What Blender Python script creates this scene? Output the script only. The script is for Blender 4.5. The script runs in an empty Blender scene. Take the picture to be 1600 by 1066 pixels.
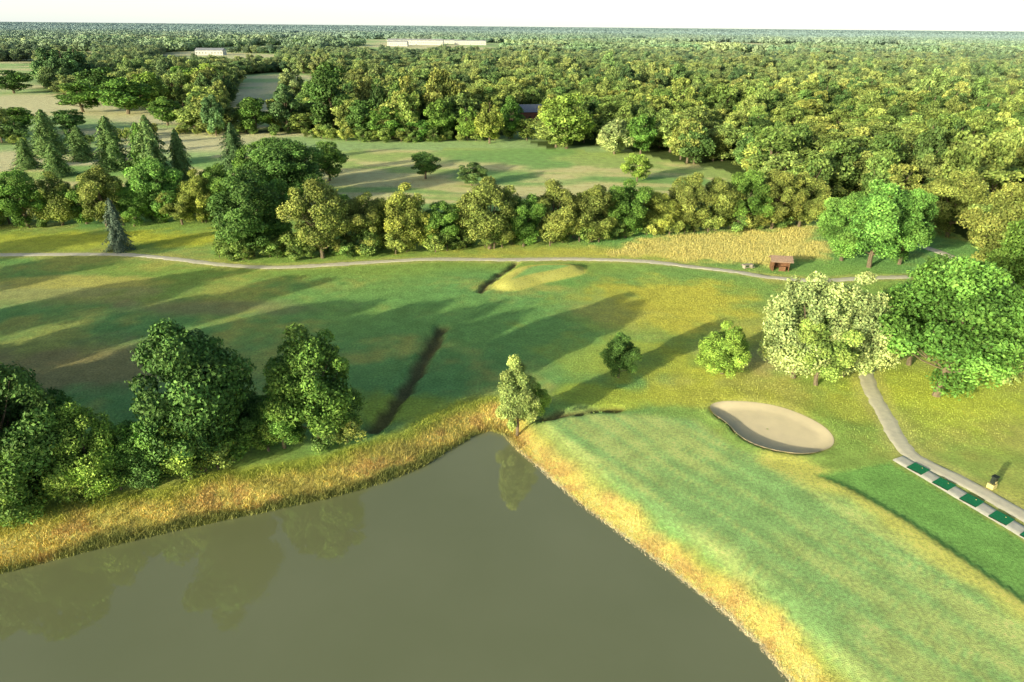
import bpy, math, random
import numpy as np
from mathutils import Matrix, Vector
rng=np.random.default_rng(7); random.seed(7)
S=bpy.context.scene
S.view_settings.view_transform='Standard'; S.view_settings.look='None'; S.view_settings.exposure=0
# ---------------------------------------------------------------- camera / survey
H=40.0; F=1067.0
th=math.radians(24.8); ro=math.radians(0.55)
fw=np.array([0,math.cos(th),-math.sin(th)]); r0=np.array([1.,0,0]); u0=np.array([0,math.sin(th),math.cos(th)])
rr=r0*math.cos(ro)+u0*math.sin(ro); uu=u0*math.cos(ro)-r0*math.sin(ro)
def gp(u,v,z=0.0):
    d=fw+rr*(u-800)/F+uu*(533-v)/F
    t=(z-H)/d[2]
    return (d[0]*t,d[1]*t)
def line(pts,z=0.0): return np.array([gp(u,v,z) for u,v in pts])
def depth(x,y,z=0): return float(np.dot(np.array([x,y,z-H]),fw))
def ztop(x,y,v):
    w=uu-fw*(533-v)/F
    return H-(x*w[0]+y*w[1])/w[2]
cam=bpy.data.cameras.new('camera'); co=bpy.data.objects.new('camera',cam); S.collection.objects.link(co)
cam.lens=24; cam.sensor_width=36; cam.clip_end=60000; cam.clip_start=0.5
m=Matrix(((rr[0],uu[0],-fw[0],0),(rr[1],uu[1],-fw[1],0),(rr[2],uu[2],-fw[2],H),(0,0,0,1)))
co.matrix_world=m; S.camera=co
# ---------------------------------------------------------------- light
AZ=math.radians(46); EL=math.radians(12.3)
tosun=Vector((-math.sin(AZ)*math.cos(EL),-math.cos(AZ)*math.cos(EL),math.sin(EL)))
sl=bpy.data.lights.new('sun','SUN'); sl.energy=5; sl.angle=math.radians(0.5); sl.color=(1,0.95,0.70)
so=bpy.data.objects.new('sun',sl); S.collection.objects.link(so)
so.rotation_mode='QUATERNION'; so.rotation_quaternion=tosun.to_track_quat('Z','Y'); so.location=(-60,-60,80)
W=bpy.data.worlds.new('World'); S.world=W; W.use_nodes=True
nt=W.node_tree; bg=nt.nodes['Background']; sk=nt.nodes.new('ShaderNodeTexSky'); sk.sky_type='NISHITA'
sk.sun_disc=False; sk.sun_elevation=EL; sk.sun_rotation=math.pi+AZ; sk.altitude=100; sk.air_density=1.0; sk.dust_density=0.6
tc=nt.nodes.new('ShaderNodeTexCoord'); sx=nt.nodes.new('ShaderNodeSeparateXYZ'); nt.links.new(tc.outputs['Generated'],sx.inputs[0])
mr=nt.nodes.new('ShaderNodeMapRange'); mr.interpolation_type='SMOOTHSTEP'; mr.inputs[1].default_value=0; mr.inputs[2].default_value=.42; mr.inputs[3].default_value=1; mr.inputs[4].default_value=0.04; nt.links.new(sx.outputs[2],mr.inputs[0])
hv=nt.nodes.new('ShaderNodeVectorMath'); hv.operation='SCALE'; hv.inputs[0].default_value=(4.5,5.4,6.0); nt.links.new(mr.outputs[0],hv.inputs['Scale'])
ad=nt.nodes.new('ShaderNodeVectorMath'); ad.operation='ADD'; nt.links.new(sk.outputs[0],ad.inputs[0]); nt.links.new(hv.outputs[0],ad.inputs[1])
# warm glow added to the sky round the sun to brighten the scene
nz=nt.nodes.new('ShaderNodeVectorMath'); nz.operation='NORMALIZE'; nt.links.new(tc.outputs['Generated'],nz.inputs[0])
dt=nt.nodes.new('ShaderNodeVectorMath'); dt.operation='DOT_PRODUCT'; nt.links.new(nz.outputs[0],dt.inputs[0]); dt.inputs[1].default_value=tosun
mx0=nt.nodes.new('ShaderNodeMath'); mx0.operation='MAXIMUM'; nt.links.new(dt.outputs['Value'],mx0.inputs[0]); mx0.inputs[1].default_value=0
pw0=nt.nodes.new('ShaderNodeMath'); pw0.operation='POWER'; nt.links.new(mx0.outputs[0],pw0.inputs[0]); pw0.inputs[1].default_value=55
av=nt.nodes.new('ShaderNodeVectorMath'); av.operation='SCALE'; av.inputs[0].default_value=(185,165,105); nt.links.new(pw0.outputs[0],av.inputs['Scale'])
a2_=nt.nodes.new('ShaderNodeVectorMath'); a2_.operation='ADD'; nt.links.new(ad.outputs[0],a2_.inputs[0]); nt.links.new(av.outputs[0],a2_.inputs[1])
nt.links.new(a2_.outputs[0],bg.inputs[0]); bg.inputs[1].default_value=0.12
# ---------------------------------------------------------------- noise helpers
def vnoise(x,y,seed=0):
    xi=np.floor(x).astype(np.int64); yi=np.floor(y).astype(np.int64); fx=x-xi; fy=y-yi
    fx=fx*fx*(3-2*fx); fy=fy*fy*(3-2*fy)
    def h(a,b):
        n=(a*374761393+b*668265263+seed*1274126177)&0xffffffff
        n=((n^(n>>13))*1103515245)&0xffffffff
        n=((n^(n>>15))*2246822519)&0xffffffff
        return ((n^(n>>16))&0xffffff)/float(0xffffff)
    return (h(xi,yi)*(1-fx)+h(xi+1,yi)*fx)*(1-fy)+(h(xi,yi+1)*(1-fx)+h(xi+1,yi+1)*fx)*fy
def fbm(x,y,o=4,seed=0):
    s=0;a=.5;t=0
    for i in range(o):
        s=s+a*vnoise(x,y,seed+i*17); t+=a; x=x*2.03+5.1; y=y*2.03+3.7; a*=.5
    return s/t
def sst(a,b,x):
    t=np.clip((x-a)/(b-a),0,1); return t*t*(3-2*t)
def pdist(x,y,L):
    d=np.full(x.shape,1e9)
    for (ax,ay),(bx,by) in zip(L[:-1],L[1:]):
        dx,dy=bx-ax,by-ay; l=dx*dx+dy*dy+1e-9
        t=np.clip(((x-ax)*dx+(y-ay)*dy)/l,0,1)
        d=np.minimum(d,np.hypot(x-ax-t*dx,y-ay-t*dy))
    return d
def inside(x,y,P):
    c=np.zeros(x.shape,bool); n=len(P)
    for i in range(n):
        ax,ay=P[i]; bx,by=P[(i+1)%n]
        k=((ay>y)!=(by>y))
        xi=(bx-ax)*(y-ay)/((by-ay) if by!=ay else 1e-9)+ax
        c^=(k&(x<xi))
    return c
def sdf(x,y,P):
    L=np.vstack([P,P[:1]]); d=pdist(x,y,L); return np.where(inside(x,y,P),-d,d)
# ---------------------------------------------------------------- site layout
WZ=-1.2
pond=line([(-250,955),(0,900),(60,885),(150,862),(250,838),(340,818),(430,800),(520,780),(600,757),(660,733),(700,708),(745,682),(765,675),(785,682),(800,700),(850,745),(900,790),(960,835),(1020,880),(1080,925),(1130,965),(1180,1010),(1225,1066),(1270,1130)],WZ)
pond=np.vstack([pond,[[24,5],[26,-30],[-90,-30],[-95,25],[-60,36]]])
bunker=line([(1107,634),(1130,627),(1170,628),(1215,635),(1255,649),(1290,668),(1306,688),(1297,704),(1262,712),(1215,707),(1180,697),(1152,681),(1136,661),(1112,647)])
def smoothpoly(P,it=2):
    for _ in range(it):
        Q=np.roll(P,-1,0); P=np.stack([P*.75+Q*.25,P*.25+Q*.75],1).reshape(-1,2)
    return P
bunker=smoothpoly(bunker); bcen=bunker.mean(0)
ditches=[(line([(690,512),(672,545),(652,580),(632,610),(608,640),(585,668)]),1.1,.9),
         (line([(806,410),(785,425),(765,440),(748,457)]),.8,0.5),
         (line([(850,652),(880,644),(920,641),(968,638)]),0.6,0.6)]
ridge=line([(1225,725),(1270,742),(1330,768),(1420,820),(1500,875),(1600,945),(1700,1015),(1800,1085)])
lawn=line([(850,652),(960,645),(1090,655),(1150,700),(1215,722),(1270,742),(1330,768),(1420,820),(1500,875),(1600,945),(1750,1050),(1750,1200),(1420,1120),(1335,1066),(1280,1010),(1200,940),(1100,862),(1000,790),(900,710),(850,668)])
tee=line([(1270,742),(1310,738),(1390,722),(1600,845),(1800,960),(1800,1085),(1600,945),(1500,875),(1420,820),(1330,768)])
meadow=line([(930,398),(1000,376),(1100,366),(1270,355),(1290,400),(1200,412),(1150,409),(1000,401)])
green=smoothpoly(line([(770,450),(790,432),(815,416),(860,412),(905,414),(915,424),(880,434),(840,442),(800,456)]))
pathA=line([(-200,404),(-100,400),(0,398),(100,397),(200,397),(280,404),(350,413),(420,418),(500,416),(600,410),(700,405),(800,404),(900,403),(1000,407),(1080,415),(1150,423),(1200,431),(1280,437),(1350,433),(1420,431)])
pathA2=line([(1400,372),(1430,382),(1480,399),(1530,420),(1600,450),(1700,500)])
pathB=line([(1362,540),(1354,580),(1363,612),(1385,652),(1405,690),(1430,716),(1475,738),(1530,766),(1600,806),(1700,862)])
front=line([(-900,232),(-300,228),(0,226),(270,205),(350,208),(480,207),(600,218),(700,218),(800,213),(855,231),(960,228),(1050,252),(1130,265),(1200,298),(1270,340),(1440,352),(1500,368),(1545,405),(1600,445),(1800,540),(2400,640)])
forestP=np.vstack([front,[[900,120],[30000,120],[30000,30000],[-30000,30000],[-30000,front[0][1]]]])
opens=[line(p) for p in [
 [(-400,222),(0,222),(180,215),(290,205),(300,172),(230,160),(110,150),(70,140),(70,118),(60,95),(0,97),(-300,97)],
 [(350,200),(440,198),(500,175),(520,118),(440,113),(370,118)],
 [(790,216),(855,222),(850,184),(790,180)],
 [(200,108),(430,106),(450,84),(260,82)],[(560,88),(800,84),(830,68),(560,68)],[(-50,92),(150,96),(150,80),(-50,80)],[(1050,80),(1400,84),(1500,72),(1100,66)]]]
def openmask(x,y):
    o=np.zeros(x.shape,bool)
    for P in opens: o|=inside(x,y,P)
    far=np.hypot(x,y)
    n=fbm(x/420,y/300,3,91)
    thr=np.where(x<far*0.1,0.56,0.66)
    o|=(far>650)&(n>thr)
    return o
def height(x,y):
    x=np.asarray(x,float); y=np.asarray(y,float)
    z=np.zeros(x.shape)
    near=(y<260)&(np.abs(x)<220)
    r=np.hypot(x,y)
    z+=(fbm(x/30,y/30,3,5)-.5)*0.8*sst(60,110,y)*(1-sst(800,2000,r))
    xn=x[near]; yn=y[near]; zn=z[near]
    gd=sdf(xn,yn,green); zn=zn+.9*(1-sst(-2.2,.9,gd))
    dp=sdf(xn,yn,pond)+(fbm(xn/2.5,yn/2.5,3,9)-.5)*0.7
    zn=np.where(dp<0,np.maximum(-2.8,WZ-0.05+dp*0.5), zn-(1-sst(0,5.5,dp))*1.22)
    for L,w,dd in ditches:
        q=pdist(xn,yn,L)+(fbm(xn,yn,2,3)-.5)*1.1; zn-=dd*(1-sst(w*.2,w*1.4,q))
    b=sdf(xn,yn,bunker); s=((xn-bcen[0])+(yn-bcen[1]))*.7071
    fl=np.clip(-.46+.085*s,-.70,.1)
    t=1-sst(-.35-1.1*sst(-3,2,s),0.05,b)
    zn=zn*(1-t)+fl*t+0.18*np.exp(-((b-0.5)/.7)**2)*(1-sst(-1,3,s))+.15*sst(0,4,s)*(1-sst(1,5,np.maximum(b,0)))*sst(-.6,1,b)
    dr=pdist(xn,yn,ridge); it=inside(xn,yn,tee)
    endf=sst(0,6,pdist(xn,yn,ridge[:1].repeat(2,0)))
    zn+=np.where(it,0.22*(1-sst(0,.5,dr)),0.22*np.exp(-(dr/3.)**2))*endf
    z[near]=zn
    return z
def C(*a): return np.array(a,float)
blobs=[(1040,480,16,12,C(.60,.52,.08),.8),(1150,610,10,6,C(.54,.44,.13),.6),(1000,560,12,6,C(.50,.49,.07),.8),(60,455,22,7,C(.50,.42,.18),.6),(330,480,16,4,C(.34,.26,.13),.6),(80,570,24,8,C(.36,.25,.12),.7),
 (560,455,20,8,C(.17,.35,.11),.4),(800,530,18,14,C(.20,.36,.10),.5),(880,440,4,4,C(.20,.40,.10),.6),(250,372,30,6,C(.54,.52,.06),.8),(60,380,25,8,C(.48,.50,.08),.85),
 (1240,560,8,5,C(.48,.38,.2),.6),(1520,640,12,8,C(.50,.54,.08),.8),(1330,640,5,4,C(.46,.44,.08),.6),(930,395,30,4,C(.54,.48,.1),.7),(930,620,8,3,C(.44,.48,.06),.7),(640,640,7,4,C(.42,.48,.07),.8),(1500,600,15,8,C(.48,.52,.08),.7),(120,440,18,3,C(.56,.50,.12),.6),(1180,520,8,6,C(.50,.46,.1),.6),(1080,620,9,3,C(.46,.46,.07),.7)]
blobs=[(gp(u,v),a,b,c,s) for u,v,a,b,c,s in blobs]
def mix(a,b,t): return a*(1-t[:,None])+b*t[:,None]
def gcol(x,y):
    x=np.asarray(x,float); y=np.asarray(y,float); r=np.hypot(x,y)
    n1=fbm(x/16,y/12,4,21); n2=fbm(x/4,y/4,3,33); n3=fbm(x/60,y/25,3,44); n5=fbm(x/1.6,y/1.6,3,35)
    G=C(.28,.39,.09); D=C(.52,.45,.12)
    c=mix(np.tile(G,(len(x),1)),np.tile(C(.19,.36,.11),(len(x),1)),sst(.4,.6,n3))
    c=mix(c,D,sst(.47,.70,n1*.6+n2*.2+n5*.2)*.6)
    far=sst(140,165,y)
    ff=mix(np.tile(C(.37,.46,.14),(len(x),1)),C(.64,.56,.25),sst(.46,.56,fbm(x/50+y/60,y/13,4,61)))
    ff=mix(ff,C(.25,.40,.12),sst(.52,.64,fbm(x/40+9,y/18,3,62)))
    c=mix(c,ff,far)
    for (cx,cy),a,b,cc,s in blobs:
        q=np.hypot((x-cx)/a,(y-cy)/b)+(n2-.5)*1.1+(n1-.5)*1.2+(n5-.5)*.5
        c=mix(c,cc,(1-sst(.4,1.25,q))*s)
    near=(y<260)&(np.abs(x)<220)
    xn=x[near]; yn=y[near]; cn=c[near]; m1=n1[near]; m2=n2[near]; m5=n5[near]
    al=(xn*.60-yn*.80); ac=(xn*.80+yn*.60)
    st=fbm(al/9,ac/.7,3,71)
    il=sdf(xn,yn,lawn)
    lc=mix(np.tile(C(.28,.45,.15),(len(xn),1)),C(.45,.53,.17),sst(.42,.66,st*.6+m1*.4))
    lc=lc*(1+.028*np.tanh(3*np.sin(ac*2*math.pi/2.6+m1*2)))[:,None]*(.9+.2*m5)[:,None]
    cn=mix(cn,lc,1-sst(-.8,.6,il))
    gd=sdf(xn,yn,green)
    cn=mix(cn,C(.62,.58,.14),(1-sst(.2,1.2,gd))); cn=mix(cn,C(.30,.50,.14),(1-sst(-3,-2,gd)))
    dr=pdist(xn,yn,ridge)
    cn=mix(cn,C(.60,.56,.13),(1-sst(1.0,3.0,dr+(m2-.5)*2.0))*(xn>20)*(0.85))
    it=sdf(xn,yn,tee)
    cn=mix(cn,C(.20,.38,.09)*(1),1-sst(-.3,.2,it))
    me=sdf(xn,yn,meadow)+(m2-.5)*9+(m5-.5)*3
    cn=mix(cn,C(.74,.62,.22),(1-sst(-2,2.5,me))*.85)
    dp=sdf(xn,yn,pond); left=1-sst(-2,3,xn)
    wd=3.3+left*1.5
    bn=dp+(m2-.5)*3.0+(m5-.5)*1.5
    cb=mix(np.tile(C(.80,.62,.18),(len(xn),1)),C(.64,.45,.15),sst(.42,.58,fbm(xn/1.3,yn/1.3,3,77)))
    cn=mix(cn,C(.44,.46,.07),(1-sst(wd+.8,wd+2.4,bn))*.75*left)
    cn=mix(cn,cb,(1-sst(wd-1.8,wd+.8,bn)))
    cn=mix(cn,C(.30,.34,.08),sst(.54,.66,fbm(xn/3,yn/2,3,78))*left*(1-sst(wd-1.5,wd,bn))*.5)
    edge=(1-sst(.5,1.6,bn))
    cn=mix(cn,C(.22,.25,.07),edge*left*.9)
    cn=mix(cn,C(.66,.56,.36),(1-sst(.3,.8,dp+(m2-.5)*.5))*(1-left))
    cn=mix(cn,C(.10,.10,.05),1-sst(-.6,-.1,dp))
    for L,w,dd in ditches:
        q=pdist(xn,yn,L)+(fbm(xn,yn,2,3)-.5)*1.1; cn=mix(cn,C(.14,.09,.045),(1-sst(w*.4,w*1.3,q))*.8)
    b=sdf(xn,yn,bunker)
    cn=mix(cn,C(.40,.40,.12),(1-sst(.0,.5,b))*.6)
    for P in (pathA,pathB): 
        q=pdist(xn,yn,P)+(m2-.5)*1.5; cn=mix(cn,C(.54,.48,.16),(1-sst(1.2,2.6,q))*.5)
    c[near]=cn
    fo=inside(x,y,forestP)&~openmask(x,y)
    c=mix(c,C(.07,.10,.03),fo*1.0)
    of=(r>250)&~fo
    c=mix(c,mix(np.tile(C(.34,.46,.18),(len(x),1)),C(.62,.56,.30),sst(.47,.57,fbm(x/90+y/200,y/35,2,55))),of*1.0)
    c=mix(c,C(.27,.38,.32),sst(1200,4500,r)*np.where(fo,1.,.6))  # distance haze painted into the far ground colour
    return c
# ---------------------------------------------------------------- materials
def new_mat(name):
    m=bpy.data.materials.new(name); m.use_nodes=True; return m,m.node_tree,m.node_tree.nodes['Principled BSDF']
def N(nt,t,**k):
    n=nt.nodes.new(t)
    for a,b in k.items(): setattr(n,a,b)
    return n
def noise(nt,scale,detail=4,vec=None):
    n=N(nt,'ShaderNodeTexNoise'); n.inputs['Scale'].default_value=scale; n.inputs['Detail'].default_value=detail
    if vec is None:
        g=N(nt,'ShaderNodeNewGeometry'); vec=g.outputs['Position']
    nt.links.new(vec,n.inputs['Vector']); return n
def simple(name,col,rough=.8,var=.25,scale=3,bump=0.0,metal=0):
    m,nt,b=new_mat(name); b.inputs['Roughness'].default_value=rough; b.inputs['Metallic'].default_value=metal
    b.inputs['Specular IOR Level'].default_value=.25
    n=noise(nt,scale); r=N(nt,'ShaderNodeMapRange'); r.inputs[1].default_value=.3; r.inputs[2].default_value=.7; r.inputs[3].default_value=1-var; r.inputs[4].default_value=1+var
    nt.links.new(n.outputs[0],r.inputs[0])
    x=N(nt,'ShaderNodeVectorMath',operation='SCALE'); x.inputs[0].default_value=col; nt.links.new(r.outputs[0],x.inputs['Scale']); nt.links.new(x.outputs[0],b.inputs['Base Color'])
    if bump:
        n2=noise(nt,scale*6); q=N(nt,'ShaderNodeBump'); q.inputs['Strength'].default_value=bump; q.inputs['Distance'].default_value=.1; nt.links.new(n2.outputs[0],q.inputs['Height']); nt.links.new(q.outputs[0],b.inputs['Normal'])
    return m
gm,nt,b=new_mat('grass_ground'); b.inputs['Roughness'].default_value=.9; b.inputs['Specular IOR Level'].default_value=.1
at=N(nt,'ShaderNodeAttribute',attribute_name='gcol')
def rng_node(nt,src,lo,hi):
    r=N(nt,'ShaderNodeMapRange'); r.inputs[1].default_value=.3; r.inputs[2].default_value=.7; r.inputs[3].default_value=lo; r.inputs[4].default_value=hi; nt.links.new(src,r.inputs[0]); return r.outputs[0]
f1=rng_node(nt,noise(nt,3.5,8).outputs[0],1.1,1.85); f2=rng_node(nt,noise(nt,.45,5).outputs[0],.84,1.16)
mu=N(nt,'ShaderNodeMath',operation='MULTIPLY'); nt.links.new(f1,mu.inputs[0]); nt.links.new(f2,mu.inputs[1])
x=N(nt,'ShaderNodeVectorMath',operation='SCALE'); nt.links.new(at.outputs['Color'],x.inputs[0]); nt.links.new(mu.outputs[0],x.inputs['Scale'])
mn=N(nt,'ShaderNodeVectorMath',operation='MINIMUM'); nt.links.new(x.outputs[0],mn.inputs[0]); mn.inputs[1].default_value=(.92,.86,.8); nt.links.new(mn.outputs[0],b.inputs['Base Color'])
n2=noise(nt,14,3); q=N(nt,'ShaderNodeBump'); q.inputs['Strength'].default_value=.9; q.inputs['Distance'].default_value=.14; nt.links.new(n2.outputs[0],q.inputs['Height']); nt.links.new(q.outputs[0],b.inputs['Normal'])
wm,nt,b=new_mat('pond_water'); b.inputs['Roughness'].default_value=.015; b.inputs['IOR'].default_value=1.95
nn=noise(nt,.06,4); cr=N(nt,'ShaderNodeMix',data_type='RGBA'); nt.links.new(rng_node(nt,nn.outputs[0],0,1),cr.inputs['Factor']); cr.inputs['A'].default_value=(.225,.24,.105,1); cr.inputs['B'].default_value=(.26,.27,.13,1); nt.links.new(cr.outputs['Result'],b.inputs['Base Color'])
n=noise(nt,1.8,2); q=N(nt,'ShaderNodeBump'); q.inputs['Strength'].default_value=.10; q.inputs['Distance'].default_value=.02; nt.links.new(n.outputs[0],q.inputs['Height']); nt.links.new(q.outputs[0],b.inputs['Normal'])
pm=simple('gravel_path',(.84,.75,.56),.9,.10,1.5,.15); slabm=simple('concrete',(.70,.66,.55),.85,.12,2,.1)
sandm=simple('bunker_sand',(.84,.69,.44),.9,.05,.8,.08)
matm=simple('turf_mat',(.02,.25,.10),.9,.2,8,.2); bark=simple('bark',(.22,.17,.11),.9,.3,6,.6)
woodm=simple('brown_wood',(.26,.13,.07),.8,.3,5,.3); roofm=simple('roof_tiles',(.42,.28,.20),.8,.25,4,.3); whitem=simple('white_wall',(.62,.60,.55),.8,.05,.1)
darkm=simple('dark_metal',(.03,.04,.03),.5,.2,5); greym=simple('grey_roof',(.35,.36,.38),.7,.1,.2); glassm=simple('window_glass',(.03,.04,.05),.2,.1,1)
yellm=simple('yellow_plastic',(.6,.5,.22),.5,.1,5)
def leafmat(name,col=None):
    m,nt,b=new_mat(name); b.inputs['Roughness'].default_value=.6; b.inputs['Specular IOR Level'].default_value=.2
    oi=N(nt,'ShaderNodeObjectInfo'); at=N(nt,'ShaderNodeAttribute',attribute_name='tint')
    hs=N(nt,'ShaderNodeHueSaturation')
    mr=N(nt,'ShaderNodeMapRange'); mr.inputs[3].default_value=.492 if col else .496; mr.inputs[4].default_value=.522 if col else .508; nt.links.new(oi.outputs['Random'],mr.inputs[0]); nt.links.new(mr.outputs[0],hs.inputs['Hue'])
    m2=N(nt,'ShaderNodeMath',operation='MULTIPLY'); m2.inputs[1].default_value=7.31; fr=N(nt,'ShaderNodeMath',operation='FRACT'); nt.links.new(oi.outputs['Random'],m2.inputs[0]); nt.links.new(m2.outputs[0],fr.inputs[0])
    mv=N(nt,'ShaderNodeMapRange'); mv.inputs[3].default_value=1.4 if col else 1.7; mv.inputs[4].default_value=2.4 if col else 1.95; nt.links.new(fr.outputs[0],mv.inputs[0]); nt.links.new(mv.outputs[0],hs.inputs['Value'])
    if col:
        hs.inputs['Color'].default_value=(*col,1)
    else: nt.links.new(oi.outputs['Color'],hs.inputs['Color'])
    x=N(nt,'ShaderNodeVectorMath',operation='MULTIPLY'); nt.links.new(hs.outputs[0],x.inputs[0]); nt.links.new(at.outputs['Color'],x.inputs[1]); out=x.outputs[0]
    if col: # aerial haze painted into the leaf colour, paler and bluer with distance
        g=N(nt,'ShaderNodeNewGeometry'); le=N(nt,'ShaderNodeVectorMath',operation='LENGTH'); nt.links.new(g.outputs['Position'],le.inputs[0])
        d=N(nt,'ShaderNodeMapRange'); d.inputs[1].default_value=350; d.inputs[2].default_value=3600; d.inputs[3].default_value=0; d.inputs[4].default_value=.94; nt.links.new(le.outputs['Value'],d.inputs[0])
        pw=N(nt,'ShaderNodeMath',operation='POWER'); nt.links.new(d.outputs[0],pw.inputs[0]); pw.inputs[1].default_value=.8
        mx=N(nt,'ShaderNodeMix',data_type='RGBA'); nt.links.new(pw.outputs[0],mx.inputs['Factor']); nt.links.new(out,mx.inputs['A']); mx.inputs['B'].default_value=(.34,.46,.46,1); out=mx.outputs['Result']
    nt.links.new(out,b.inputs['Base Color']); return m
heroleaf=leafmat('leaves')
# ---------------------------------------------------------------- mesh helpers
def mesh_np(name,V,Fc,mats=(),midx=None,smooth=False,cols=None,cname='tint'):
    me=bpy.data.meshes.new(name); V=np.asarray(V,np.float32)
    k=np.array([len(f) for f in Fc]) if isinstance(Fc,list) else np.full(len(Fc),Fc.shape[1])
    fl=np.concatenate([np.asarray(f) for f in Fc]) if isinstance(Fc,list) else Fc.reshape(-1)
    me.vertices.add(len(V)); me.vertices.foreach_set('co',V.ravel())
    me.loops.add(len(fl)); me.loops.foreach_set('vertex_index',fl.astype(np.int32))
    me.polygons.add(len(k)); st=np.concatenate([[0],np.cumsum(k)[:-1]]).astype(np.int32); me.polygons.foreach_set('loop_start',st)
    for mt in mats: me.materials.append(mt)
    if midx is not None: me.polygons.foreach_set('material_index',np.asarray(midx,np.int32))
    me.polygons.foreach_set('use_smooth',np.full(len(k),smooth))
    if cols is not None:
        a=me.color_attributes.new(cname,'FLOAT_COLOR','POINT'); a.data.foreach_set('color',np.hstack([cols,np.ones((len(cols),1))]).astype(np.float32).ravel())
    me.update(calc_edges=True); me.validate(); return me
def link(name,me,col=None):
    o=bpy.data.objects.new(name,me); (col or S.collection).objects.link(o); return o
def hz(x,y): return float(height(np.array([x]),np.array([y]))[0])
def grow(s,f,lim):
    o=[];v=0
    while v<lim: s*=f; v+=s; o.append(v)
    return np.array(o)
g=grow(.5,1.06,22000); xs=np.concatenate([-110-g[::-1],np.arange(-110,110.01,.5),110+g])
g=grow(.5,1.05,30000); ys=np.concatenate([np.arange(-80,28,3),np.arange(28,150.01,.5),150+g])
X,Y=np.meshgrid(xs,ys); x=X.ravel(); y=Y.ravel(); z=height(x,y)
bsd=np.full(x.shape,9.); kk=(np.abs(x-bcen[0])<20)&(np.abs(y-bcen[1])<20); bsd[kk]=sdf(x[kk],y[kk],bunker)
z=z-.12*(bsd<-.5)
nx=len(xs); i=np.arange((len(ys)-1)*nx).reshape(-1,nx)[:,:-1].ravel()
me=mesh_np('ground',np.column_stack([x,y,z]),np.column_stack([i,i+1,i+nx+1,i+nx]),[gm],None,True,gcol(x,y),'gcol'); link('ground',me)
nb=len(bunker); rings=[0.02]+list(np.linspace(.1,.9,12))+[.94,.97,1.0]
V=[bcen+(bunker-bcen)*q for q in rings]; V=np.vstack(V); zb=height(V[:,0],V[:,1])+.05
a=(np.arange(len(rings)-1)[:,None]*nb+np.arange(nb)[None]).ravel(); a2=(np.arange(len(rings)-1)[:,None]*nb+(np.arange(nb)[None]+1)%nb).ravel()
link('bunker_sand',mesh_np('bunker_sand',np.column_stack([V,zb]),np.column_stack([a,a+nb,a2+nb,a2]),[sandm],None,True))
me=mesh_np('water',[(-100,-35,WZ),(35,-35,WZ),(35,75,WZ),(-100,75,WZ)],np.array([[0,1,2,3]]),[wm]); link('pond_water',me)
def resample(L,step):
    out=[]
    Q=np.vstack([2*L[0]-L[1],L,2*L[-1]-L[-2]])
    for k in range(1,len(Q)-2):
        a,b_,c_,d_=Q[k-1],Q[k],Q[k+1],Q[k+2]; n=max(2,int(np.hypot(*(c_-b_))/step))
        for t in np.arange(n)/n:
            out.append(.5*((2*b_)+(-a+c_)*t+(2*a-5*b_+4*c_-d_)*t*t+(-a+3*b_-3*c_+d_)*t**3))
    out.append(L[-1]); return np.array(out)
def strip(name,L,w,mat,off=.05,edge=.15,step=.5):
    P=resample(L,step); T=np.gradient(P,axis=0); T/=np.linalg.norm(T,axis=1)[:,None]+1e-9; Nn=np.column_stack([-T[:,1],T[:,0]])
    k=7; V=[]
    for j in range(k):
        s=(j/(k-1)-.5)*w
        e=(fbm(P[:,0]*1.1+j*7,P[:,1]*1.1,3,5+j)-.5)*edge*(2 if j in(0,k-1) else 0)
        V.append(P+Nn*(s+e)[:,None])
    V=np.array(V)
    zz=height(V[...,0].ravel(),V[...,1].ravel()).reshape(k,-1)+off; zz[0]-=off*1.5; zz[-1]-=off*1.5
    n=len(P); VV=np.dstack([V,zz]).reshape(-1,3)
    a=(np.arange(k-1)[:,None]*n+np.arange(n-1)[None]).ravel()
    return link(name,mesh_np(name,VV,np.column_stack([a,a+n,a+n+1,a+1])[:,::-1],[mat],None,True))
strip('gravel_path',pathA,2.0,pm,.07,.6); strip('gravel_path',pathA2,2.4,pm,.12,.6); strip('gravel_path',pathB,2.1,pm,.06,.35)
def boxmesh(name,boxes,mats):
    V=[];Fc=[];M=[]
    for (cx,cy,cz,sx,sy,sz,mi) in boxes:
        o=len(V)
        for a in(-.5,.5):
            for b_ in(-.5,.5):
                for c_ in(-.5,.5): V.append((cx+a*sx,cy+b_*sy,cz+c_*sz))
        for f in((0,1,3,2),(4,6,7,5),(0,4,5,1),(2,3,7,6),(0,2,6,4),(1,5,7,3)): Fc.append([o+t for t in f]); M.append(mi)
    return mesh_np(name,V,Fc,mats,M)
def place(o,x,y,rot=0,z=None): o.location=(x,y,hz(x,y) if z is None else z); o.rotation_euler=(0,0,rot); return o
a=np.array(gp(1404,716)); b_=np.array(gp(1640,856)); d=(b_-a); Ls=np.hypot(*d); d/=Ls; ang=math.atan2(d[1],d[0]); nrm=np.array([-d[1],d[0]])
slab=strip('concrete_slab',np.array([a+d*t for t in np.linspace(0,Ls,12)]),2.0,slabm,.10,.03)
nm=int(Ls/2.75)
for k in range(nm):
    p=a+d*(2.2+k*2.75); o=link('turf_mat',boxmesh('turf_mat',[(0,0,0,1.5,1.5,.04,0),(0,-.78,0,1.5,.05,.05,1),(.2,.35,.05,.05,.05,.07,2)],[matm,darkm,yellm])); place(o,p[0],p[1],ang+.12,hz(p[0],p[1])+.14)
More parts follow.
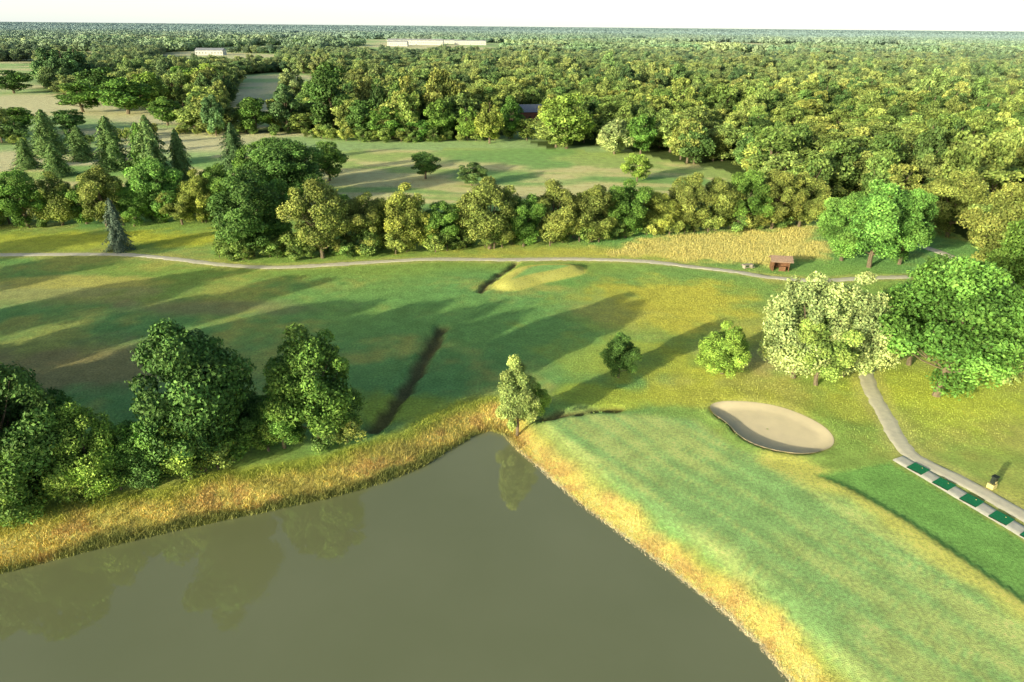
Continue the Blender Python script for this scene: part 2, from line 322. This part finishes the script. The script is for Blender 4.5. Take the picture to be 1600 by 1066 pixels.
# ---------------------------------------------------------------- trees
def tube(pts,rad,sides=7):
    V=[];Fc=[]
    pts=np.array(pts,float)
    for k,(p,r_) in enumerate(zip(pts,rad)):
        t=pts[min(k+1,len(pts)-1)]-pts[max(k-1,0)]; t/=np.linalg.norm(t)+1e-9
        u=np.cross(t,[.3,1,.1]); u/=np.linalg.norm(u); v=np.cross(t,u)
        for s in range(sides):
            q=2*math.pi*s/sides; V.append(p+r_*(u*math.cos(q)+v*math.sin(q)))
    for k in range(len(pts)-1):
        for s in range(sides): Fc.append([k*sides+s,k*sides+(s+1)%sides,(k+1)*sides+(s+1)%sides,(k+1)*sides+s])
    return np.array(V),np.array(Fc)
def rdir(R,n):
    v=R.normal(size=(n,3)); return v/np.linalg.norm(v,axis=1)[:,None]
def leafquads(R,P,Nn,s):
    n=len(P); t=np.cross(Nn,rdir(R,n)); t/=np.linalg.norm(t,axis=1)[:,None]+1e-9; b=np.cross(Nn,t)
    s1=(s*R.uniform(.5,1.4,n))[:,None]; s2=s1*R.uniform(.5,.8,n)[:,None]
    V=np.stack([P-t*s1*.5,P-b*s2*.5+Nn*s1*.08,P+t*s1*.5,P+b*s2*.5+Nn*s1*.08],1).reshape(-1,3)
    return V,np.arange(4*n).reshape(-1,4)
NH,NW=15.,11.
def make_tree(name,kind,nl,ls,seed,mat,low=False):
    R=np.random.default_rng(seed); parts=[]
    lean=R.uniform(-.5,.5,2)
    top={'conifer':.95,'column':.85}.get(kind,.66)*NH
    zz=np.linspace(0,top,7); tp=[(lean[0]*(q/NH)**2*2+R.normal()*.1*(q>0),lean[1]*(q/NH)**2*2+R.normal()*.1*(q>0),q-(.4 if q==0 else 0)) for q in zz]
    parts.append(tube(tp,[.34*(1-.85*q/top)+.03 for q in zz]))
    if kind=='conifer':
        tiers=10
        z=R.beta(1,1.5,nl)*.94+.05; th=R.uniform(0,2*math.pi,nl)
        spoke=R.uniform(0,6.28,tiers+2); so_=R.uniform(.8,1.15,tiers+2); zj=z+.03*np.sin(th*2+seed); ti=np.clip(np.floor(zj*tiers).astype(int),0,tiers+1); fr=zj*tiers-ti
        lob=(.78+.24*np.cos(th*4+spoke[ti])+.16*np.cos(th*7+spoke[ti]*2))*so_[ti]
        rad=NW*.55*(1-z)**.62*(1-.42*fr)*lob
        q=np.sqrt(R.uniform(.2,1.05,nl)); rad=rad*q
        P=np.column_stack([rad*np.cos(th),rad*np.sin(th),z*NH-.3*rad*q]) ; P[:,2]=np.clip(P[:,2],.3,NH)
        Nn=np.column_stack([np.cos(th),np.sin(th),np.full(nl,.6)])+R.normal(size=(nl,3))*.5; Nn/=np.linalg.norm(Nn,axis=1)[:,None]
        tint=.8+.4*fr*R.uniform(.5,1,nl); outer=np.zeros(nl)+.5
    else:
        nc={'oak':66,'round':58,'column':46,'willow':68,'shrub':24}[kind]
        lo={'oak':.05,'round':.04,'column':.04,'willow':.03,'shrub':.0}[kind]*NH
        if low: nc=int(nc*.8)
        Cc=[];Rc=[]; ph=R.uniform(0,6.28,3)
        while len(Cc)<nc:
            d_=rdir(R,1)[0]; rad=R.uniform(.2,1)**.45
            zc=(lo+NH)/2; hr=(NH-lo)/2
            p=np.array([d_[0]*NW*.5,d_[1]*NW*.5,d_[2]*hr])*rad*.86
            t=(p[2]+hr)/(2*hr); a_=math.atan2(d_[1],d_[0])
            prof={'oak':1.08-.25*t,'round':1.02,'column':1.15-.75*t,'willow':1.15-.4*t,'shrub':1.}[kind]*(1+.10*math.cos(2*a_+ph[0])+.09*math.cos(3*a_+ph[1]+3*t))
            p[0]*=prof;p[1]*=prof
            rc=R.uniform(.055,.15)*NW*(1.15-.4*t if kind in('column','willow') else 1)*(1.4 if kind=='shrub' else 1)
            if rad<.65: rc*=1.35
            Cc.append([p[0],p[1],p[2]+zc]); Rc.append(rc)
        Cc=np.array(Cc);Rc=np.array(Rc)
        for k in R.choice(nc,16,replace=False):
            c=Cc[k]; h0=max(.12*NH,c[2]*.55); h0=min(h0,top*.9); b0=np.array([lean[0]*(h0/NH)**2*2,lean[1]*(h0/NH)**2*2,h0]); md=(b0+c)/2+np.array([0,0,-.3])
            parts.append(tube([b0,md,c],[.11,.07,.02],5))
        w=Rc**2; w/=w.sum(); ci=R.choice(nc,int(nl*2.2),p=w)
        d_=rdir(R,len(ci)); d_[:,2]=np.abs(d_[:,2])*np.where(R.uniform(size=len(ci))<.7,1,-1)
        sub=.5+.5*np.sin(d_[:,0]*7+ci*1.3)*np.sin(d_[:,1]*7+ci*2.1)*np.sin(d_[:,2]*7+ci)
        rad=Rc[ci]*(.80+.40*sub-.3*R.uniform(size=len(ci))**2+R.normal(size=len(ci))*.12)
        P=Cc[ci]+d_*rad[:,None]*np.array([1,1,.85])
        if kind=='willow': P[:,2]-=R.uniform(0,.12,len(P))*NH*(np.hypot(P[:,0],P[:,1])/(NW*.5)); 
        D=np.linalg.norm(P[:,None]-Cc[None],axis=2)/Rc[None]; keep=(D<.6).sum(1)==0
        P=P[keep][:nl];d_=d_[keep][:nl];ci=ci[keep][:nl]; P[:,2]=np.maximum(P[:,2],.15)
        ctr=np.array([0,0,NH*.5]); o_=P-ctr; o_/=np.linalg.norm(o_,axis=1)[:,None]
        Nn=d_*.6+o_*.35+R.normal(size=P.shape)*.62; Nn/=np.linalg.norm(Nn,axis=1)[:,None]
        ct=R.uniform(.72,1.28,nc); tint=ct[ci]
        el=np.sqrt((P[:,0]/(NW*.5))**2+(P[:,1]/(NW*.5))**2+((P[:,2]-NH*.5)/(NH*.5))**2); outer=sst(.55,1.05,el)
        tint=tint*(.60+.52*outer)  # crown shade painted into the tint: inner leaves darker, outer lighter
    n=len(P); tint=tint*R.uniform(.6,1.4,n); yel=R.uniform(.86,1.06,n)+.14*outer  # outer leaves yellowed, a sunlit look painted into the colour
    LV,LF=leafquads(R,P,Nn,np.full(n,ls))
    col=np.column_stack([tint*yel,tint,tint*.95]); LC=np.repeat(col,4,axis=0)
    V=[];Fc=[];M=[];CC=[];o=0
    for v,f in parts: V.append(v);Fc.append(f+o);o+=len(v);M+= [0]*len(f);CC.append(np.ones((len(v),3)))
    Fq=[np.asarray(f) for f in Fc]
    V.append(LV);Fq.append(LF+o);M+=[1]*len(LF);CC.append(LC)
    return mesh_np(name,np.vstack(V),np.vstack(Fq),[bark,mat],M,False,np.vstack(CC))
hero={}
for kind,ns in(('oak',4),('round',3),('column',2),('willow',2),('conifer',3),('shrub',2)):
    hero[kind]=[make_tree(kind+'_mesh',kind,{'conifer':14000,'shrub':8000}.get(kind,32000),{'conifer':.42,'shrub':.5}.get(kind,.32),100+len(hero)*10+k,heroleaf) for k in range(ns)]
mid={}
for kind,ns in(('oak',4),('round',4),('column',2),('willow',2)):
    mid[kind]=[make_tree(kind+'_mid',kind,9000,.55,300+len(mid)*10+k,heroleaf,True) for k in range(ns)]
cnt=0
def tree(name,kind,u,v,vt,w,col,m=False):
    global cnt; cnt+=1
    x,y=gp(u,v); z=hz(x,y); h=ztop(x,y,vt)-z; wm_=w*depth(x,y,h*.5)/F
    src=mid if (m and kind in mid) else hero
    me=src[kind][cnt%len(src[kind])]
    o=link(name,me); o.location=(x,y,z-.05); o.rotation_euler=(0,0,cnt*2.399)
    o.scale=(wm_/NW,wm_/NW,h/NH*1.0); o.color=(*col,1); return o
dk=(.065,.13,.03); md_=(.10,.185,.035); lt=(.18,.27,.05); ye=(.23,.26,.055); ol=(.17,.205,.05); sv=(.27,.33,.13); pn=(.10,.16,.05); br=(.095,.20,.038); bl=(.10,.175,.065)
A='deciduous_tree'
for a_ in [(A,'oak',318,735,488,190,dk),(A,'oak',500,690,503,155,md_),(A,'round',445,700,600,95,md_),(A,'oak',35,775,545,190,dk),(A,'willow',150,765,622,120,lt),(A,'round',225,750,655,95,md_),(A,'oak',85,740,590,110,dk),
 (A,'oak',-90,770,530,200,dk),(A,'oak',-260,775,520,220,dk),(A,'round',-420,790,560,200,md_),(A,'oak',-620,800,520,240,dk),(A,'round',385,705,610,80,dk)]: tree(*a_)
for wx,wy,wh,ww_ in [(-84,62,17,14),(-97,70,16,14),(-108,60,18,15),(-118,82,16,15),(-133,92,17,15),(-145,110,16,15),(-75,52,17,13),(-64,50,17,13)]:
    cnt+=1; o=link(A,hero['oak'][cnt%4]); o.location=(wx,wy,hz(wx,wy)-.05); o.scale=(ww_/NW,ww_/NW,wh/NH); o.rotation_euler=(0,0,cnt*2.4); o.color=(*dk,1)
for a_ in [(300,748,655,80,lt),(365,722,650,70,md_),(40,810,700,110,md_),(110,782,690,80,lt),(10,815,740,90,lt),(540,682,600,70,md_),(190,765,700,60,md_),(420,705,640,70,lt),(240,762,700,70,dk),(-80,820,700,120,md_)]:
    tree('shrub','shrub',*a_)
tree('willow_tree','column',808,668,550,82,(.26,.32,.10)); tree('shrub','shrub',838,650,590,40,lt)
tree(A,'round',966,590,520,64,dk); tree(A,'willow',1128,584,500,92,(.19,.28,.05))
tree('willow_tree','willow',1240,590,415,140,sv); tree('willow_tree','willow',1315,588,420,135,sv); tree('willow_tree','round',1275,602,480,110,(.20,.29,.07))
tree(A,'round',1462,618,398,205,br); tree(A,'round',1420,570,420,120,br); tree('pine_tree','conifer',1560,585,470,85,(.24,.30,.09)); tree('shrub','shrub',1340,580,500,70,lt)
tc_=(.12,.24,.05); tree(A,'round',1358,416,278,120,tc_); tree(A,'oak',1315,406,295,95,tc_); tree(A,'round',1405,412,290,95,tc_)
tree(A,'round',1552,450,278,130,ol); tree(A,'oak',1610,490,300,150,md_); tree(A,'round',1480,372,262,100,ol)
row=[('oak',395,400,262,125,dk),('oak',430,392,270,80,md_),('oak',505,405,270,104,ol),('round',573,395,298,80,ol),('willow',637,392,282,92,ye),('round',690,388,312,72,md_),('oak',765,388,273,108,ol),('round',818,384,298,66,md_),('oak',865,378,280,84,ol),('oak',925,378,283,84,ol),('round',977,372,276,78,md_),('round',1025,368,298,64,ye),('oak',1073,363,268,76,ol),('oak',1117,361,272,74,ol),('round',1163,360,262,74,md_),('oak',1205,357,258,76,ol),('oak',1248,354,268,78,ol),
 ('round',540,385,300,60,md_),('round',605,385,310,50,ol),('round',725,380,320,50,dk),('round',795,378,320,50,ol),('round',895,372,310,50,md_),('round',950,370,305,50,ol),
 ('round',45,356,262,78,md_),('willow',98,352,264,74,ol),('round',135,350,280,60,md_),('oak',168,354,252,78,ol),('oak',255,347,240,86,(.13,.24,.05)),('willow',316,346,262,72,ye),('round',-20,356,262,80,md_),('oak',-90,358,255,90,md_),('round',285,350,290,60,ol),('round',210,352,290,60,md_),('round',15,350,275,60,ol),('oak',345,340,250,70,md_),
 ('oak',455,318,208,116,dk),('oak',420,300,215,90,md_),('oak',515,282,216,64,md_),('round',665,280,235,60,dk),('round',737,290,252,48,pn),('round',995,284,236,48,lt),('oak',885,232,138,90,(.18,.26,.05)),('willow',960,240,176,60,sv),('round',1001,240,174,52,br),
 ('column',450,206,118,62,bl),('column',338,212,135,46,bl),('oak',520,206,92,80,dk),('round',605,219,163,60,md_),('round',655,219,184,60,br),('column',765,224,148,58,ye),('column',730,220,158,42,lt),('round',690,218,150,52,md_),('round',570,215,150,60,dk),('round',800,216,150,50,md_),('oak',400,208,150,60,md_),('column',85,137,63,62,bl),('column',128,137,66,62,bl),('column',106,140,66,62,bl),('oak',130,176,125,76,md_),('oak',200,178,120,90,md_),('oak',235,170,108,66,lt),('oak',22,146,106,58,dk),('column',460,160,98,52,sv),('oak',330,160,98,84,lt),('oak',290,150,100,60,md_),('oak',165,160,100,70,dk),('oak',30,205,165,60,md_),('oak',262,196,150,60,md_),('round',110,205,168,50,dk)]
for k in row: tree(A,*k,m=k[2]<300)
for k in [(250,308,178,92,pn),(180,264,180,80,pn),(188,390,308,50,(.10,.14,.10)),(80,240,170,74,pn),(92,275,224,66,pn),(370,264,190,66,(.06,.11,.04)),(290,300,200,60,pn),(225,262,190,60,md_),(130,250,195,60,pn),(45,262,215,54,pn)]: tree('pine_tree' ,'conifer',*k)
# ---------------------------------------------------------------- scattered collections
def protocol(name,lst):
    c=bpy.data.collections.new(name)
    for me in lst: c.objects.link(bpy.data.objects.new(me.name,me))
    return c
def scatter(name,P,sc,coll,n,R):
    me=bpy.data.meshes.new(name); me.vertices.add(len(P)); me.vertices.foreach_set('co',np.asarray(P,np.float32).ravel())
    a=me.attributes.new('tscale','FLOAT_VECTOR','POINT'); a.data.foreach_set('vector',np.asarray(sc,np.float32).ravel())
    rt=np.zeros((len(P),3),np.float32); rt[:,2]=R.uniform(0,6.28,len(P)); a=me.attributes.new('trot','FLOAT_VECTOR','POINT'); a.data.foreach_set('vector',rt.ravel())
    a=me.attributes.new('tidx','INT','POINT'); a.data.foreach_set('value',R.integers(0,n,len(P)).astype(np.int32))
    o=link(name,me); ng=bpy.data.node_groups.new(name,'GeometryNodeTree')
    ng.interface.new_socket('Geometry',in_out='INPUT',socket_type='NodeSocketGeometry'); ng.interface.new_socket('Geometry',in_out='OUTPUT',socket_type='NodeSocketGeometry')
    gi=ng.nodes.new('NodeGroupInput'); go=ng.nodes.new('NodeGroupOutput'); ip=ng.nodes.new('GeometryNodeInstanceOnPoints'); ci=ng.nodes.new('GeometryNodeCollectionInfo')
    ci.inputs['Collection'].default_value=coll; ci.inputs['Separate Children'].default_value=True; ci.inputs['Reset Children'].default_value=True; ip.inputs['Pick Instance'].default_value=True
    def na(nm,t):
        q=ng.nodes.new('GeometryNodeInputNamedAttribute'); q.data_type=t; q.inputs['Name'].default_value=nm; return q.outputs['Attribute']
    L=ng.links; L.new(gi.outputs[0],ip.inputs['Points']); L.new(ci.outputs[0],ip.inputs['Instance']); L.new(na('tscale','FLOAT_VECTOR'),ip.inputs['Scale']); L.new(na('trot','FLOAT_VECTOR'),ip.inputs['Rotation']); L.new(na('tidx','INT'),ip.inputs['Instance Index']); L.new(ip.outputs[0],go.inputs[0])
    md=o.modifiers.new('scatter','NODES'); md.node_group=ng; return o
fcols=[(.14,.19,.045),(.19,.225,.055),(.12,.18,.045),(.215,.25,.065),(.155,.20,.055),(.09,.145,.04)]
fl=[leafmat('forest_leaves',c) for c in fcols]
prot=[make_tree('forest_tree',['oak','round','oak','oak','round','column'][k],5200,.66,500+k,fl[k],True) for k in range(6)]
fc=protocol('forest_trees',prot)
R=np.random.default_rng(3)
def jgrid(x0,x1,y0,y1,s,j=.5):
    a,b=np.meshgrid(np.arange(x0,x1,s),np.arange(y0,y1,s)); a=a.ravel()+R.uniform(-j,j,a.size)*s; b=b.ravel()+R.uniform(-j,j,b.size)*s; return a,b
x,y=jgrid(-1100,1200,80,1150,8.6)
k=(np.abs(x)<y*.95+40)&inside(x,y,forestP)&~openmask(x,y)&(pdist(x,y,pathA2)>4); x=x[k];y=y[k]
hh=R.uniform(9,16,len(x))*(1+.9*(fbm(x/45,y/45,2,8)-.5))*np.where(R.uniform(size=len(x))<.06,1.3,1); ww=R.uniform(8.5,16,len(x))
hh*=1-.2*sst(500,900,y)
scatter('forest',np.column_stack([x,y,height(x,y)-.2]),np.column_stack([ww/NW,ww/NW,hh/NH]),fc,6,R)
print('forest',len(x))
def grove(seed,mat):
    R2=np.random.default_rng(seed); P=[];Nn=[];T=[]
    for k in range(60):
        c=np.array([*R2.uniform(-32,32,2),R2.uniform(4,8)]); rad=R2.uniform(4,7); n=70; d=rdir(R2,n); d[:,2]=np.abs(d[:,2])*np.where(R2.uniform(size=n)<.75,1,-1)
        P.append(c+d*rad*np.array([1,1,.9])); Nn.append(d+R2.normal(size=d.shape)*.4); T.append(np.full(n,R2.uniform(.8,1.2)))
    P=np.vstack(P);Nn=np.vstack(Nn);Nn/=np.linalg.norm(Nn,axis=1)[:,None];T=np.concatenate(T)
    V,Fq=leafquads(R2,P,Nn,np.full(len(P),3.4)); cc=np.repeat(np.column_stack([T,T,T]),4,axis=0)
    return mesh_np('grove',V,Fq,[mat],None,False,cc)
gc=protocol('grove_patches',[grove(40+k,fl[k]) for k in range(5)])
x,y=jgrid(-4200,4200,1120,4500,52); k=(np.abs(x)<y*.9)&~openmask(x,y); x=x[k];y=y[k]
s=R.uniform(.9,1.25,len(x)); scatter('distant_forest',np.column_stack([x,y,x*0]),np.column_stack([s,s,s*R.uniform(.8,1.15,len(x))]),gc,5,R)
x,y=jgrid(-13000,13000,4450,16000,125); k=(np.abs(x)<y*.9)&(fbm(x/900,y/700,3,12)<.62); x=x[k];y=y[k]
s=R.uniform(2.5,3.1,len(x)); scatter('distant_woodland',np.column_stack([x,y,x*0]),np.column_stack([s,s,R.uniform(.9,1.5,len(x))]),gc,5,R)
hs=protocol('shrubs',[make_tree('shrub_low','shrub',3000,.8,700+k,fl[k]) for k in range(3)])
P=[];SC=[]
for L,sp,wd,sc_ in((line([(335,402),(500,402),(640,392),(860,380),(1060,364),(1260,352)]),1.3,2.0,.34),(line([(-150,354),(50,352),(170,350),(330,345)]),2.6,2.5,.30),(line([(-500,810),(-100,800),(40,785),(200,755),(400,710),(560,675)]),1.8,2.,.26),(line([(480,215),(620,222),(800,218)]),2.5,2,.35),(line([(0,228),(150,222),(270,208),(350,212),(480,210)]),4,4,.35)):
    Q=resample(L,sp); Q=Q+R.uniform(-wd,wd,Q.shape); P.append(Q); SC.append(np.full(len(Q),sc_))
P=np.vstack(P); s=np.concatenate(SC)*R.uniform(.6,1.3,len(P)); scatter('hedgerow',np.column_stack([P,height(P[:,0],P[:,1])-.1]),np.column_stack([s*1.1,s*1.1,s*.9]),hs,3,R)
# ---------------------------------------------------------------- grass blades
def blademat(name):
    m,nt,b=new_mat(name); b.inputs['Roughness'].default_value=.8; b.inputs['Specular IOR Level'].default_value=.1
    at=N(nt,'ShaderNodeAttribute',attribute_name='tint'); nt.links.new(at.outputs['Color'],b.inputs['Base Color']); return m
bm_=blademat('grass_blades')
def blades(name,x,y,h,w,col,R):
    n=len(x); z=height(x,y)-.03; a=R.uniform(0,math.pi,n); dx=np.cos(a)*w/2; dy=np.sin(a)*w/2; lx=R.normal(size=n)*h*.4; ly=R.normal(size=n)*h*.4
    V=np.stack([np.column_stack([x-dx,y-dy,z]),np.column_stack([x+dx,y+dy,z]),np.column_stack([x+lx,y+ly,z+h])],1).reshape(-1,3)
    col=col*R.uniform(.75,1.3,n)[:,None]
    return link(name,mesh_np(name,V,np.arange(3*n).reshape(-1,3),[bm_],None,False,np.repeat(col,3,axis=0)))
x=R.uniform(-62,32,480000); y=R.uniform(22,72,480000); dp=sdf(x,y,pond); n2=fbm(x/4,y/4,3,33)
left=1-sst(-2,3,x); k=(dp>.15)&(dp<3.4+left*2.0-(n2-.5)*3+R.normal(size=len(x))*.5); x=x[k];y=y[k];dp=dp[k];left=left[k]
c=gcol(x,y); h=R.uniform(.12,.42,len(x))*(.55+.45*left)+(dp<1.3)*left*.25
blades('bank_grass',x,y,h,np.full(len(x),.07),c*1.0,R); print('bank',len(x))
x=R.uniform(10,80,60000); y=R.uniform(105,165,60000); me_=sdf(x,y,meadow)+(fbm(x/4,y/4,3,33)-.5)*9; k=(me_<R.normal(size=len(x))*1.5)&(pdist(x,y,pathA)>1.6); x=x[k];y=y[k]
blades('meadow_grass',x,y,R.uniform(.2,.6,len(x)),np.full(len(x),.13),gcol(x,y)*.95,R)
x=R.uniform(-115,115,520000); y=60+90*R.uniform(0,1,520000)**.9; k=(np.abs(x)<y*.85)&(sdf(x,y,pond)>4)&(sdf(x,y,bunker)>.3)&(sdf(x,y,lawn)>0)&(sdf(x,y,green)>0)&(sdf(x,y,tee)>0)&(pdist(x,y,pathA)>1.2)&(pdist(x,y,pathB)>1.3); x=x[k];y=y[k]
blades('rough_grass',x,y,R.uniform(.05,.17,len(x)),np.full(len(x),.09),gcol(x,y)*1.25,R)
# ---------------------------------------------------------------- buildings and furniture
def house(name,u,v,L,D,Hh,rh,rot,wall,roof,win=True):
    x,y=gp(u,v); e=bpy.data.objects.new(name,None); S.collection.objects.link(e); place(e,x,y,rot)
    w=link('walls',boxmesh('walls',[(0,0,Hh/2,L,D,Hh,0)],[wall])); w.parent=e
    V=[(-L/2-.4,-D/2-.4,Hh+.01),(L/2+.4,-D/2-.4,Hh+.01),(L/2+.4,D/2+.4,Hh+.01),(-L/2-.4,D/2+.4,Hh+.01),(-L/2-.4,0,Hh+rh),(L/2+.4,0,Hh+rh)]
    r_=link('roof',mesh_np('roof',V,[[0,1,5,4],[2,3,4,5],[0,4,3],[1,2,5],[0,3,2,1]],[roof])); r_.parent=e
    if win:
        n=max(2,int(L/4)); bx=[((i+.5)/n*L-L/2,-D/2-.02,Hh*.5,1.2,.08,1.3,0) for i in range(n) if i!=n//2]+[((n//2+.5)/n*L-L/2,-D/2-.02,1.05,1.1,.08,2.1,0)]
        q=link('windows_and_door',boxmesh('windows',bx,[glassm])); q.parent=e
    return e
house('farm_building',818,188,16,9,4,3,.2,simple('brick',(.35,.14,.1),.8),simple('slate',(.30,.32,.38),.6))
for q in((650,70,120,40,9,3),(700,68,60,40,7,2),(735,70,70,40,8,2),(622,72,40,30,8,2)): house('warehouse',q[0],q[1],q[2],q[3],q[4],q[5],.05,whitem,whitem,True)
house('warehouse',25,76,40,20,8,3,.1,whitem,greym,True); house('warehouse',960,66,60,30,9,2,.1,whitem,greym,True); house('warehouse',330,86,36,18,6,3,.1,whitem,greym,True)
x,y=gp(1218,419); e=bpy.data.objects.new('wooden_shelter',None); S.collection.objects.link(e); place(e,x,y,-.15); e.scale=(.85,.85,.85)
w=link('walls',boxmesh('walls',[(0,1.2,1.1,3.6,.12,2.2,0),(-1.8,0,1.1,.12,2.28,2.2,0),(1.8,.25,1.1,.12,1.7,2.2,0),(-1.6,-1.25,1.1,.16,.16,2.2,0),(1.6,-1.25,1.1,.16,.16,2.2,0),(.3,-1.2,.5,1.4,.08,1.0,0),(0,.6,.45,3.,.5,.08,0)],[woodm])); w.parent=e
V=[(-2.3,-1.8,2.1),(2.3,-1.8,2.1),(2.3,1.7,2.1),(-2.3,1.7,2.1),(-2.3,0,3.0),(2.3,0,3.0),(-2.3,-1.8,2.22),(2.3,-1.8,2.22),(2.3,1.7,2.22),(-2.3,1.7,2.22),(-2.3,0,3.12),(2.3,0,3.12)]
r_=link('roof',mesh_np('roof',V,[[6,7,11,10],[8,9,10,11],[0,4,5,1],[2,5,4,3],[0,1,7,6],[2,3,9,8],[0,6,10,4],[4,10,9,3],[1,5,11,7],[5,2,8,11]],[roofm])); r_.parent=e
x,y=gp(1168,417); o=link('picnic_table',boxmesh('picnic_table',[(0,0,.75,2,.8,.07,0),(0,.75,.45,2,.28,.06,0),(0,-.75,.45,2,.28,.06,0),(-.7,0,.37,.1,.9,.68,0),(.7,0,.37,.1,.9,.68,0),(-.7,0,.38,.09,1.6,.08,0),(.7,0,.38,.09,1.6,.08,0)],[simple('pale_wood',(.5,.42,.33))])); place(o,x,y,.2)
x,y=gp(1549,762); o=link('ball_dispenser',boxmesh('ball_dispenser',[(0,0,.25,.7,.6,.5,1),(.1,0,.85,.5,.4,.7,0),(.1,0,1.24,.6,.5,.08,0),(.1,-.22,.7,.25,.06,.2,1),(-.25,-.1,.55,.08,.08,.9,0)],[darkm,yellm])); place(o,x,y,.5)
